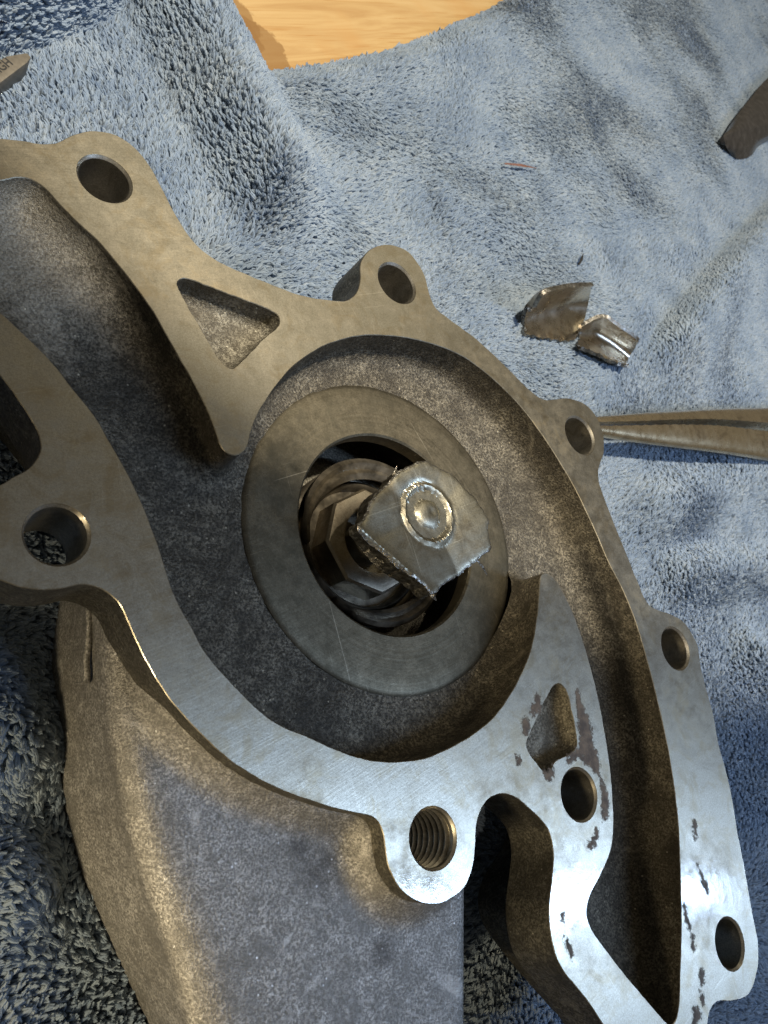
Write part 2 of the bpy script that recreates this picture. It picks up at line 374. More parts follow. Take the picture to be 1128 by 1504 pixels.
def towel_z(pts):
    z = TZ+2.6*(vnoise(pts[:, 0]+900, pts[:, 1]+900, 1/55, 3)-0.5)+0.8*(vnoise(pts[:, 0]+900, pts[:, 1]+900, 1/18, 4)-0.5)
    for c, h, wl, wr in FOLDW:
        d, t = sdist(pts, c); wdt = np.where(d > 0, wl, wr); q = np.clip(np.abs(d)/wdt, 0, 1)
        ends = smooth01(np.minimum(t/0.12, (1-t)/0.25))
        z = z+h*(0.5+0.5*np.cos(math.pi*q))*ends
    d, t = sdist(pts, FLAP)
    z = z+20*smooth01((d+1)/6)*(d < 200)
    e = dist(pts, WOODC); z = z-6*(1-smooth01(e/9))
    return z
# sheet
gx, gy = np.meshgrid(np.arange(-260, 560, 2.6), np.arange(-260, 560, 2.6), indexing='ij')
gp = np.stack([gx.ravel(), gy.ravel()], 1)
gz = towel_z(gp)
u, v = PX(np.c_[gp, gz]); nx, ny = gx.shape
den = ((np.c_[gp, gz]+ORG-np.array([0, 0, D]))@np.array([XW, YW, ZW]))[:, 2]   # depth along the lens axis
ok = (~inside(gp, WOODC)) & (den > 20)
idx = np.arange(nx*ny).reshape(nx, ny)
fc = np.stack([idx[:-1, :-1], idx[1:, :-1], idx[1:, 1:], idx[:-1, 1:]], -1).reshape(-1, 4)
fc = fc[ok[fc].all(1)]
used = np.unique(fc); remap = -np.ones(nx*ny, int); remap[used] = np.arange(len(used))
towel = mesh_obj('towel', np.c_[gp, gz][used], remap[fc], MT['towel'], None, 180)
tag(towel, 'crumpled light blue plush microfibre towel spread under the pump', 'towel')

# ------------------------------------------------------------------ pump outlines (traced, on the machined plane z = 0)
OUTER = [(-120, 205), (-60, 202), (0, 203), (30, 206), (60, 211), (85, 209), (108, 198), (135, 192), (165, 196), (195, 214), (218, 240), (240, 280), (258, 315), (285, 355), (315, 380), (350, 397), (400, 418), (445, 434), (484, 440), (505, 442), (518, 436), (526, 424), (529, 408), (529, 390), (535, 375), (548, 364), (565, 359), (582, 361), (600, 370), (615, 388), (625, 408), (632, 435), (641, 453), (660, 468), (700, 498), (740, 535), (775, 570), (790, 582), (802, 587), (816, 586), (830, 584.5), (845, 587), (860, 594), (873, 607), (882, 625), (887, 645), (887, 664), (882, 680), (879, 695), (882, 715), (895, 750), (915, 800), (935, 850), (950, 884), (965, 895), (985, 902), (1003, 912), (1016, 930), (1025, 950), (1030, 980), (1037, 1010), (1048, 1050), (1055, 1090), (1066, 1130), (1075, 1170), (1083, 1220), (1093, 1270), (1103, 1330), (1112, 1375), (1114, 1410), (1109, 1440), (1098, 1462), (1075, 1470), (1057, 1470), (1047, 1477), (1042, 1488), (1039, 1510), (1036, 1560), (1020, 1610), (985, 1630), (950, 1600), (915, 1550), (885, 1504), (865.7, 1474), (844, 1447), (827, 1425.5), (815, 1399), (807.6, 1365), (806.4, 1329), (810, 1295), (813, 1266), (812, 1244), (806.4, 1222), (798, 1207.7), (781, 1190.8), (764, 1176), (749.5, 1168), (735, 1166), (720.5, 1171.5), (709.6, 1183.6), (702.3, 1200.5), (699.2, 1220), (698, 1246.5), (695.8, 1268), (689, 1290), (679.4, 1307), (656, 1323.5), (635.6, 1328.5), (612, 1323.5), (588.5, 1306.6), (571.6, 1276), (565.6, 1246), (563, 1226), (556.5, 1209), (544.7, 1199), (521, 1194), (487, 1186), (453.7, 1175), (420, 1163), (391, 1150), (347.8, 1124), (304, 1087), (261, 1041), (230, 998), (204, 950), (187, 911), (174, 885), (152, 867), (121.7, 858.7), (87, 865), (56.5, 866.5), (26, 861), (0, 852), (-45, 830), (-75, 790), (-68, 740), (-35, 722), (0, 712), (17, 702), (36, 692), (50, 680), (58.7, 663), (60, 651), (55, 634), (43, 611.5), (31, 593.5), (14.4, 569.6), (-10, 540), (-50, 505), (-110, 460), (-180, 400), (-220, 330), (-195, 250)]
CAVITY = [(0, 265), (21, 261), (41.5, 262), (55, 268), (69, 279), (92, 304.5), (115, 327.5), (138, 348), (161, 373.6), (178, 394), (198, 420), (220, 450), (241, 486), (262.6, 524.7), (283.8, 561), (305, 603.4), (318, 637), (324, 654.5), (333, 665), (345.5, 669.4), (356, 665), (363.6, 654.5), (369, 633), (379.6, 605.5), (390, 588.5), (411.5, 558.7), (434, 535), (474, 508.7), (517, 495), (555, 492), (608, 498), (665.5, 516), (713.4, 547), (761, 592.5), (799.5, 643), (837.8, 705), (866.6, 762.4), (893, 823), (916.5, 870), (935, 917), (954, 982.5), (968, 1038.6), (982, 1104), (991.4, 1165), (997, 1221), (999.8, 1291), (1000.8, 1361.5), (999, 1431.7), (997, 1478.5), (991.4, 1500), (981, 1504), (954, 1473.8), (926, 1441), (893, 1399), (869.7, 1366), (861.8, 1343), (865, 1319.4), (881.4, 1286.7), (895.5, 1254), (901, 1221), (900, 1174), (895.5, 1123), (886, 1062), (874.4, 1006), (860.4, 954.4), (846.3, 912), (830, 875), (816, 851.5), (804, 842), (795, 844.5), (792.5, 861), (789, 903), (780.8, 949.7), (766.8, 987), (743.4, 1029), (720, 1058), (684.7, 1085), (646, 1105), (622, 1114), (588.5, 1118.6), (554.8, 1118), (521, 1111), (487, 1098), (453.7, 1083), (420, 1069), (391, 1052), (347.8, 1011), (304, 961), (278, 915), (260, 882), (245.7, 844.6), (230.8, 796), (212, 747.8), (186, 692), (160, 647), (141.5, 614), (111.7, 576.6), (74.5, 530), (44.7, 500), (22, 478), (0, 459), (-60, 415), (-120, 370), (-150, 320), (-125, 280), (-60, 267)]
POCKET_A = [(260.4, 417), (263.6, 411), (271, 408.7), (284, 412), (315.7, 423.6), (347.7, 436.4), (379.6, 448), (403, 458.7), (410.4, 467), (410.4, 475.7), (403, 485), (386, 498), (369, 516), (352, 534), (342, 540.6), (332.8, 538.5), (322, 526.8), (305, 499), (283.8, 463), (266.8, 433)]
POCKET_B = [(818, 1004), (825.8, 1006), (831.7, 1015), (837.5, 1034.6), (843.4, 1062), (847.3, 1089), (846.3, 1097), (837.5, 1107), (825.8, 1112.6), (814, 1120), (806.3, 1136), (798.5, 1133), (785, 1116.5), (775, 1101), (773, 1091), (781, 1071.7), (794.6, 1042), (808, 1015)]
HOLES = [(154.5, 262.5), (84, 785), (583.3, 415.6), (636.6, 1231), (850.9, 1166.9), (1072.3, 1386), (992.2, 952.3), (851.8, 639.3)]
HR = 4.45; T = 11.0; CH = 0.12
outer = ccw(contour(OUTER, step=0.7)); cav = ccw(contour(CAVITY, step=0.7))
pA = ccw(contour(POCKET_A, step=0.5)); pB = ccw(contour(POCKET_B, step=0.5))
holes = [P(x, y)[:2] for x, y in HOLES]
HRS = [4.1, 4.05, 4.4, 4.45, 4.5, 4.5, 4.6, 4.5]
hloops = [circle(h, q+0.35, 56) for h, q in zip(holes, HRS)]
# fine roughness along the cast edges
def rough_edge(c, amp, seed, win=1):
    g = np.random.default_rng(seed).normal(0, amp, len(c)); g = sum(np.roll(g, k_) for k_ in range(-win, win+1))/(2*win+1)**(1.0 if win == 1 else 0.6)
    return offset(c, 0)+(offset(c, 1)-c)*g[:, None]
outer = rough_edge(outer, 0.05, 1); cav = rough_edge(cav, 0.04, 2); pA = rough_edge(pA, 0.08, 3); pB = rough_edge(pB, 0.08, 4)

pump = thing('water_pump_housing', 'cast aluminium water pump housing with broken impeller shaft lying on blue towel', 'water pump')

# --- flange: machined face with chamfered edges, cast side walls
def build_flange():
    loops = [(outer, -1), (cav, 1), (pA, 1), (pB, 1)]+[(h, 1) for h in hloops]
    top = [offset(c, s*CH) for c, s in loops]
    keep = lambda q: inside(q, top[0]) & ~np.any([inside(q, c) for c in top[1:]], axis=0)
    lo, hi = outer.min(0), outer.max(0)
    g = np.stack(np.meshgrid(np.arange(lo[0], hi[0], 3.0), np.arange(lo[1], hi[1], 3.0)), -1).reshape(-1, 2); g = g[keep(g)]
    g = g[np.min([dist(g, c) for c in top], axis=0) > 1.0]
    v2, f = cdt(top, g, keep)
    V = [(x, y, 0.0) for x, y in v2]; Fc = [tuple(t) for t in f]; mi = [0]*len(Fc)
    k = len(V); V += [(x, y, -T) for x, y in v2]; Fc += [(a+k, c+k, b+k) for a, b, c in f]; mi += [1]*len(f)
    for (c, s), tp in zip(loops, top):
        n = len(c); is_hole = len(c) == 56
        rows = [np.c_[tp, np.zeros(n)], np.c_[c, np.full(n, -CH)]]
        if is_hole: rows = [np.c_[tp, np.zeros(n)], np.c_[c, np.full(n, -CH)], np.c_[offset(c, -0.3), np.full(n, -0.5)]]
        elif c is outer: rows += [np.c_[c, np.full(n, -T*0.5)], np.c_[c, np.full(n, -T+0.6)], np.c_[tp, np.full(n, -T)]]
        k = len(V)
        for r in rows: V += [tuple(q) for q in r]
        for j in range(len(rows)-1):
            for i in range(n):
                i2 = (i+1) % n; Fc.append((k+j*n+i, k+j*n+i2, k+(j+1)*n+i2, k+(j+1)*n+i)); mi.append(0 if j == 0 else (2 if is_hole else 1))
    return mesh_obj('flange', V, Fc, [MT['face'], MT['wall'], MT['bore']], pump, 30, mi)
build_flange()

# --- bolt holes
for i, h in enumerate(holes):
    HR = HRS[i]; prof = [(HR+0.05, -0.5)]
    if i == 3:
        for k in range(15): prof += [(HR, -1.0-k*1.5), (HR, -1.2-k*1.5), (HR+0.6, -1.45-k*1.5), (HR+0.6, -2.2-k*1.5)]
        prof += [(HR, -24), (0.01, -25)]
    else: prof += [(HR, -3), (HR, -T-1.0)]
    V, Fc = lathe(prof, 56, h)
    mesh_obj('bolt_hole', V, Fc, MT['bore'], pump, 60 if i != 3 else 20)
    if i in (0, 2, 6, 7):     # blind holes end in a drill cone blackened to paint in their shade
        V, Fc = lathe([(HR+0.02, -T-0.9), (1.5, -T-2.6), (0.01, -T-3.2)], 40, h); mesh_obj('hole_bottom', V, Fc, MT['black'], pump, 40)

# --- pockets
def build_pocket(c, depth, R):
    lo, hi = c.min(0), c.max(0)
    g = np.stack(np.meshgrid(np.arange(lo[0], hi[0], 0.7), np.arange(lo[1], hi[1], 0.7)), -1).reshape(-1, 2)
    g = g+rng.normal(0, 0.06, g.shape); g = g[inside(g, c)]; g = g[dist(g, c) > 0.4]
    v, f = cdt([c], g, lambda q: inside(q, c)); d = dist(v, c)
    q = np.clip(1-d/R, 0, 1); z = -depth+R*(1-np.sqrt(np.clip(1-q*q, 0, 1)))+0.25*(vnoise(v[:, 0]+99, v[:, 1]+99, 0.5, 8)-0.5)
    V = [(x, y, zz) for (x, y), zz in zip(v, z)]; Fc = [tuple(t) for t in f]
    # walls from the chamfer to the floor
    key = {}
    for i, (x, y) in enumerate(v): key[(round(x, 3), round(y, 3))] = i
    n = len(c); k = len(V); V += [(x, y, -CH) for x, y in c]
    bot = [key.get((round(x, 3), round(y, 3))) for x, y in c]
    for i in range(n):
        a, b = bot[i], bot[(i+1) % n]
        if a is None or b is None: continue
        Fc.append((k+i, k+(i+1) % n, b, a))
    return V, Fc
V, Fc = build_pocket(pA, 5.4, 1.8); mesh_obj('pocket', V, Fc, MT['pocket'], pump, 50)
V, Fc = build_pocket(pB, 4.2, 2.2); mesh_obj('pocket', V, Fc, MT['pocket'], pump, 50)

# --- volute: the cast channel round the impeller and its two passages
ANCH = [((-20, 350), -5.5), ((50, 330), -5.8), ((60, 400), -6.8), ((200, 560), -9.0), ((290, 760), -9.75), ((380, 960), -9.7), ((600, 1075), -9.7), ((735, 940), -9.5), ((800, 760), -9.45), ((700, 600), -9.4), ((560, 530), -9.35), ((430, 580), -9.3), ((378, 655), -9.3), ((880, 900), -11.5), ((945, 1100), -12.5), ((950, 1300), -12), ((960, 1450), -9)]
AX = np.array([P(*a, -11)[:2] for a, _ in ANCH]); AZ = np.array([z for _, z in ANCH])
def floor_z(p):
    d2 = ((p[:, None]-AX[None])**2).sum(2)+20; wgt = 1/d2**1.3; return (wgt*AZ).sum(1)/wgt.sum(1)
def build_volute():
    rin = RING_R-0.3; inner = circle((0, 0), rin, 160)
    lo, hi = cav.min(0), cav.max(0)
    g = np.stack(np.meshgrid(np.arange(lo[0], hi[0], 0.75), np.arange(lo[1], hi[1], 0.75)), -1).reshape(-1, 2)
    g = g+rng.normal(0, 0.08, g.shape); g = g[inside(g, cav) & (np.hypot(g[:, 0], g[:, 1]) > rin+0.4)]; d = dist(g, cav)
    g = g[d > 0.45]
    keep = lambda q: inside(q, cav) & (np.hypot(q[:, 0], q[:, 1]) > rin-0.05)
    v, f = cdt([cav, inner], g, keep); d = dist(v, cav)
    R = 4.6+2.5*np.exp(-((v-P(40, 360, -7)[:2])**2).sum(1)/30**2); q = np.clip(1-d/R, 0, 1)
    z = floor_z(v); z = np.minimum(z+R*(1-np.sqrt(np.clip(1-q*q, 0, 1)))*0.85, -0.8)
    z = z+0.30*(vnoise(v[:, 0]+99, v[:, 1]+99, 0.30, 5)-0.5)+0.16*(vnoise(v[:, 0]+99, v[:, 1]+99, 1.1, 6)-0.5)
    V = [(x, y, zz) for (x, y), zz in zip(v, z)]; Fc = [tuple(t) for t in f]
    key = {(round(x, 3), round(y, 3)): i for i, (x, y) in enumerate(v)}
    n = len(cav); k = len(V); V += [(x, y, -CH) for x, y in cav]
    bot = [key.get((round(x, 3), round(y, 3))) for x, y in cav]
    for i in range(n):
        a, b = bot[i], bot[(i+1) % n]
        if a is not None and b is not None: Fc.append((k+i, k+(i+1) % n, b, a))
    return V, Fc
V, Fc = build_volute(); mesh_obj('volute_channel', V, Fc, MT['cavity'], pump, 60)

# --- casing behind the flange
cas = offset(cav, 3.0)
n = len(cas); V = [(x, y, -T+0.5) for x, y in cas]+[(x, y, -26) for x, y in cas]
Fc = [(i, (i+1) % n, n+(i+1) % n, n+i) for i in range(n)]
b2, f2 = cdt([cav], None, lambda q: inside(q, cav)); k = len(V); V += [(x, y, -26) for x, y in b2]
Fc += [tuple(t+k) for t in f2 if np.hypot(*b2[t].mean(0)) > 0]
mesh_obj('rear_casing', V, Fc, MT['wall'], pump, 40)

# --- wear ring round the bore
BR = fit_circle([P(x, y, RING_Z) for x, y in [(470, 671), (496, 652), (528, 640), (560, 640), (591.5, 650), (620, 669.5), (438, 748), (451, 811.5), (480, 872), (524.5, 917), (575.6, 933), (623, 925), (655, 907)]])
br = BR[2]; bc = (BR[0]*0.5, BR[1]*0.5)
print('ring', RING_R, 'bore', BR)
prof = [(br+0.1, RING_Z-3.6), (br, RING_Z-3.2), (br, RING_Z-0.35), (br+0.4, RING_Z), (br+2.5, RING_Z), (br+5.5, RING_Z), (RING_R-3, RING_Z), (RING_R-1.2, RING_Z-0.03), (RING_R-0.6, RING_Z-0.12), (RING_R-0.15, RING_Z-0.26), (RING_R+0.25, RING_Z-0.52), (RING_R+0.05, RING_Z-7)]
V, Fc = lathe(prof, 160); mesh_obj('wear_ring', V, Fc, MT['ring'], pump, 30)
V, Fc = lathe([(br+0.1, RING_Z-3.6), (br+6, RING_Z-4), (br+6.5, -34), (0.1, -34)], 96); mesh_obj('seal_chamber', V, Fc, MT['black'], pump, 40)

# --- seal, collar, shaft
V, Fc = lathe([(16.8, -30), (16.9, -20.5), (16.3, -19.8), (15.4, -19.8), (15.0, -20.6), (14.3, -20.8), (13.9, -19.0), (13.2, -18.4), (12.7, -18.9), (12.3, -21), (9, -21)], 120)
mesh_obj('shaft_seal', V, Fc, MT['rubber'], pump, 50)
def strap(a0, a1, r0, r1, z0, z1, wd, th, name):
    V = []; Fc = []; n = 40
    for i in range(n+1):
        t = i/n; a = a0+(a1-a0)*t; r = r0+(r1-r0)*t; z = z0+(z1-z0)*t; ww = wd*(0.35+0.65*math.sin(math.pi*min(1, t*1.1+0.1))**0.5) if t < 0.99 else wd*0.2
        ca, sa = math.cos(a), math.sin(a)
        for dr, dz in ((-ww/2, -0.6), (-ww/4, 0.15), (0, -0.55), (ww/4, 0.35), (ww/2, -0.2), (ww/2, -th), (-ww/2, -th)):
            V.append(((r+dr)*ca, (r+dr)*sa, z+dz))
    for i in range(n):
        for j in range(7): Fc.append((i*7+j, i*7+(j+1) % 7, i*7+7+(j+1) % 7, i*7+7+j))
    Fc += [tuple(range(7)), tuple(range(n*7, n*7+7))]
    return mesh_obj(name, V, Fc, MT['rubber'], pump, 50)
R_ = math.radians
strap(R_(45), R_(190), 16.8, 13.8, -14.8, -17.0, 4.4, 1.0, 'seal_lip')
strap(R_(-25), R_(-120), 17.0, 14.2, -15.5, -17.5, 3.8, 1.0, 'seal_lip')
# eight-sided collar
def ngon_lathe(prof, sides, rot, smooth_in):
    V = []; Fc = []; n = sides*8; k = len(prof)
    for i in range(n):
        a = 2*math.pi*i/n
        for r, z, poly in prof:
            s = math.pi/sides; aa = (a-rot) % (2*s)-s
            rr = r*(1-poly)+poly*r*math.cos(s)/math.cos(aa)
            V.append((rr*math.cos(a), rr*math.sin(a), z))
    for i in range(n):
        for j in range(k-1): Fc.append((i*k+j, ((i+1) % n)*k+j, ((i+1) % n)*k+j+1, i*k+j+1))
    return V, Fc
V, Fc = ngon_lathe([(11.1, -22, 1), (11.1, -15.4, 1), (10.6, -14.9, 1), (9.2, -14.8, 0.5), (7.2, -15.0, 0), (6.7, -15.2, 0), (6.5, -20, 0), (4.0, -20.5, 0)], 8, R_(12), 0)
mesh_obj('seal_collar', V, Fc, MT['collar'], pump, 25)
V, Fc = lathe([(4.3, -24), (4.3, -13.2), (4.1, -12.9), (4.1, -4.0)], 48); mesh_obj('pump_shaft', V, Fc, MT['bore'], pump, 40)

# --- broken hub left on the shaft
HUB = [(621, 678), (596, 688), (566, 706), (545, 735), (528, 765), (522, 778), (540, 800), (560, 815), (580, 832), (600, 848), (618, 860), (634, 872), (650, 862), (668, 848), (690, 832), (712, 815), (719, 805), (718, 785), (717, 764), (702, 744), (690, 725), (668, 700), (645, 686)]
def build_hub():
    c = ccw(spline([P(x, y, 0.3)[:2] for x, y in HUB], 0.45)); c = rough_edge(rough_edge(c, 0.28, 11, 4), 0.05, 12)
    ctr = P(634, 752, 1.5)[:2]
    lo, hi = c.min(0), c.max(0)
    g = np.stack(np.meshgrid(np.arange(lo[0], hi[0], 0.4), np.arange(lo[1], hi[1], 0.4)), -1).reshape(-1, 2)
    g = g[inside(g, c)]; g = g[dist(g, c) > 0.25]
    v, f = cdt([c], g, lambda q: inside(q, c))
    r = np.hypot(v[:, 0]-ctr[0], v[:, 1]-ctr[1]); d = dist(v, c)
    left = P(521, 776, 0.3)[:2]; low = P(634, 875, 0.3)[:2]
    dl = np.abs((v[:, 0]-left[0])*(low-left)[1]-(v[:, 1]-left[1])*(low-left)[0])/np.linalg.norm(low-left)
    z = 0.1+0.7*np.exp(-dl/1.3)-0.35*np.exp(-d/0.3)-0.035*np.clip(r-7, 0, 9)**1.5
    g_ = np.random.default_rng(5); px_ = v-ctr                     # hammered flat facets meeting in creases
    z += np.max([g_.normal(0, 0.09)*px_[:, 0]+g_.normal(0, 0.09)*px_[:, 1]+g_.normal(-0.5, 0.15) for _ in range(7)], axis=0)
    z += 0.10*(vnoise(v[:, 0]+77, v[:, 1]+77, 0.4, 21)-0.5)+0.05*(vnoise(v[:, 0]+77, v[:, 1]+77, 0.7, 22)-0.5)
    z = np.where(r < 7.0, z+(0.35-z)*smooth01((7.0-r)/0.9), z)+0.45*np.exp(-((r-5.6)/0.5)**2)                          # raised swaged ring
    z = np.where(r < 4.9, 0.2+0.05*(vnoise(v[:, 0], v[:, 1], 1.2, 23)), z)
    z = np.where(r < 2.8, z+0.7*np.sqrt(np.clip(1-(r/2.8)**2, 0, 1))-0.25*np.exp(-(((v[:, 0]-ctr[0]-0.8)**2+(v[:, 1]-ctr[1]-0.5)**2)/0.8)), z)
    V = [(x, y, zz) for (x, y), zz in zip(v, z)]; Fc = [tuple(t) for t in f]; mi = [1 if q < 0.3 else 0 for q in d[f].mean(1)]
    key = {(round(x, 3), round(y, 3)): i for i, (x, y) in enumerate(v)}
    bot = [key.get((round(x, 3), round(y, 3))) for x, y in c]; n = len(c); k = len(V)
    rows = []
    for j, (dz, of) in enumerate([(-1.4, -0.15), (-2.8, 0.1), (-3.6, -0.4), (-3.9, -2.0)]):
        cc = rough_edge(offset(c, of), 0.16, 30+j, 3); tk = 0.5+0.5*smooth01(np.hypot(cc[:, 0]-left[0], cc[:, 1]-left[1])/7); rows.append(len(V)); V += [(x, y, dz*q) for (x, y), q in zip(cc, tk)]
    prev = bot
    for j, k0 in enumerate(rows):
        cur = [k0+i for i in range(n)]
        for i in range(n):
            a, b = prev[i], prev[(i+1) % n]
            if a is None or b is None: continue
            Fc.append((a, b, cur[(i+1) % n], cur[i])); mi.append(1)
        prev = cur
    Fc.append(tuple(rows[-1]+i for i in range(n))); mi.append(1)
    return mesh_obj('hub_fragment', V, Fc, [MT['hub'], MT['fract']], pump, 22, mi)
hub = build_hub(); hub['label'] = 'bent square remnant of the impeller hub with round swaged shaft end'
def sliver(p0, p1, wd, name, mat, parent):
    p0 = np.asarray(p0); p1 = np.asarray(p1); d = p1-p0; s = np.cross(d, [0, 0, 1]); s = s/np.linalg.norm(s)*wd; up = np.array([0, 0, wd*0.8])
    mid = (p0+p1)/2+up*0.8
    V = [p0-s*.5, p0+s*.5, p0+up*.5, mid-s, mid+s, mid+up, p1-s*.15, p1+s*.15, p1+up*.15]
    Fc = [(0, 1, 4, 3), (1, 2, 5, 4), (2, 0, 3, 5), (3, 4, 7, 6), (4, 5, 8, 7), (5, 3, 6, 8), (0, 2, 1), (6, 7, 8)]
    return mesh_obj(name, V, Fc, mat, parent, 0)
sliver(P(574, 708, -1.5), P(583, 684, 0.5), 0.35, 'burr', MT['fract'], pump)
sliver(P(700, 822, -1.0), P(716, 845, -2.5), 0.4, 'burr', MT['fract'], pump)
sliver(P(708, 812, -0.5), P(722, 803, 0.2), 0.6, 'burr', MT['fract'], pump)
sliver(P(628, 868, -1.0), P(641, 882, -1.4), 0.6, 'burr', MT['fract'], pump)

# --- outlet casting below the flange
def rows_loft(rows, mat, name, smooth=60):
    V = []; Fc = []; n = len(rows[0])
    for r in rows: V += [tuple(q) for q in r]
    for j in range(len(rows)-1):
        for i in range(n-1): Fc.append((j*n+i, j*n+i+1, (j+1)*n+i+1, (j+1)*n+i))
    return V, Fc
def pl(pts, z, k=160):
    w_ = np.array([P(x, y, z) for x, y in pts]); s = spline(w_, 0.5, closed=False)
    return s[np.linspace(0, len(s)-1, k).astype(int)]
FL = pl([(186, 878), (190, 925), (194, 980), (202, 1111), (232, 1241), (280, 1372), (324, 1504), (345, 1570)], -8.3)
RG = pl([(160, 872), (166, 925), (170, 980), (182, 1111), (210, 1241), (254, 1372), (294, 1504), (313, 1570)], -9.6)
R2 = pl([(146, 870), (150, 925), (153, 980), (166, 1111), (193, 1241), (236, 1372), (276, 1504), (295, 1570)], -11.6)
WL = pl([(130, 868), (135, 925), (139, 980), (154, 1111), (182, 1241), (224, 1372), (264, 1504), (283, 1570)], -15)
MD = pl([(112, 870), (108, 925), (108, 990), (121, 1118), (148, 1250), (192, 1385), (240, 1504), (262, 1570)], -25)
BT = pl([(92, 876), (83, 935), (81, 1000), (93, 1128), (118, 1255), (165, 1375), (222, 1504), (246, 1570)], TZ+4)
BB = BT.copy(); BB[:, 2] = TZ-1
rows = []
ctl = [FL, RG, R2, WL, MD, BT, BB]
for i in range(len(FL)):
    rows.append(spline(np.array([c[i] for c in ctl]), 0.9, closed=False))
kk = 48
rows = np.array([r[np.linspace(0, len(r)-1, kk).astype(int)] for r in rows])          # [along, across, 3]
V = [tuple(q) for q in rows.reshape(-1, 3)]; na = len(rows)
Fc = [(i*kk+j, (i+1)*kk+j, (i+1)*kk+j+1, i*kk+j+1) for i in range(na-1) for j in range(kk-1)]
RE = np.array([P(x, y, -8.2) for x, y in [(680, 1570), (680, 1504), (680, 1420), (680, 1350), (680, 1305), (681, 1270)]])
topc = np.r_[FL[:, :2], RE[:, :2], np.array([P(x, y, -8)[:2] for x, y in [(640, 1180), (560, 1150), (480, 1120), (420, 1100), (350, 1060), (290, 1010), (250, 960), (215, 890), (200, 860)]])]
topc = ccw(topc)
lo, hi = topc.min(0), topc.max(0)
g = np.stack(np.meshgrid(np.arange(lo[0], hi[0], 1.0), np.arange(lo[1], hi[1], 1.0)), -1).reshape(-1, 2); g = g[inside(g, topc)]; g = g[dist(g, topc) > 0.5]
v2, f2 = cdt([topc], g, lambda q: inside(q, topc))
dfl = dist(v2, outer); ins = inside(v2, outer); dT = dist(v2, FL[:, :2], closed=False); dR = dist(v2, RE[:, :2], closed=False)
zz = -7.4-0.9*np.exp(-dT/2.2)+np.where(ins, 4.0, 4.0*np.clip(1-dfl/5.0, 0, 1)**2)*smooth01(dT/3)-0.8*np.clip(1-dR/1.0, 0, 1)
zz += 0.5*(vnoise(v2[:, 0]+99, v2[:, 1]+99, 0.07, 15)-0.5)*smooth01(dT/6)
k = len(V); V += [(x, y, z) for (x, y), z in zip(v2, zz)]; Fc += [tuple(t+k) for t in f2 if np.hypot(*(v2[t].mean(0)-holes[3])) > 5.35]
k = len(V); m_ = len(RE); V += [(x, y, -8.2) for x, y, _ in RE]+[(x, y, TZ+0.5) for x, y, _ in RE]; Fc += [(k+i, k+i+1, k+m_+i+1, k+m_+i) for i in range(m_-1)]
mesh_obj('outlet_casting', V, Fc, MT['outer'], pump, 50)
# parting-line rib on its side
rb = [P(x, y, z) for x, y, z in [(128, 878, -15.0), (131, 905, -15.0), (130, 940, -15.4), (127, 970, -16), (127, 1000, -16.5), (116, 1004, -19)]]
rbs = spline(np.array(rb), 0.5, closed=False); V = []; Fc = []
for i, q in enumerate(rbs):
    for a in range(8): 
        V.append(q+np.array([0.55*math.cos(a*math.pi/4), 0.1*math.sin(a*math.pi/4), 0.55*math.sin(a*math.pi/4)]))
for i in range(len(rbs)-1):
    for a in range(8): Fc.append((i*8+a, i*8+(a+1) % 8, (i+1)*8+(a+1) % 8, (i+1)*8+a))
mesh_obj('casting_rib', V, Fc, MT['outer'], pump, 80)

# --- gasket residue left on the machined face
RES = [
    [(846, 1016), (851, 1014), (853, 1030), (860, 1044), (866, 1062), (871, 1090), (878, 1110), (881, 1128), (879, 1138), (868, 1128), (856, 1118), (850, 1112), (842, 1118), (834, 1124), (832, 1112), (842, 1105), (850, 1096), (850, 1080), (848, 1062), (847, 1040)],
    [(881, 1143), (888, 1152), (894, 1176), (893, 1196), (887, 1206), (884, 1196), (884, 1172)],
    [(876, 1216), (880, 1222), (878, 1234), (870, 1246), (862, 1242), (866, 1234), (872, 1230)],
    [(788, 1018), (793, 1026), (794, 1040), (786, 1050), (779, 1048), (784, 1034)],
    [(769, 1054), (776, 1058), (779, 1072), (774, 1080), (767, 1074)],
    [(756, 1106), (762, 1112), (766, 1122), (762, 1124), (757, 1116)],
    [(798, 1134), (806, 1132), (813, 1122), (812, 1140), (807, 1147), (802, 1142)],
    [(826, 1336), (829, 1340), (827, 1356), (825, 1350)],
    [(829, 1374), (834, 1380), (842, 1398), (841, 1408), (834, 1398), (829, 1386)],
    [(1003, 1328), (1007, 1332), (1011, 1350), (1015, 1362), (1012, 1366), (1006, 1350)],
    [(1015, 1372), (1019, 1374), (1019, 1388), (1023, 1394), (1019, 1396), (1015, 1388)],
    [(1027, 1422), (1033, 1424), (1034, 1440), (1030, 1448), (1027, 1438)],
    [(1027, 1456), (1035, 1464), (1035, 1476), (1029, 1472)],
    [(1019, 1480), (1029, 1486), (1026, 1500), (1018, 1512)],
    [(1018, 1202), (1022, 1208), (1023, 1228), (1019, 1234), (1018, 1218)],
    [(1024, 1266), (1028, 1278), (1036, 1294), (1041, 1308), (1038, 1312), (1030, 1294)],
]
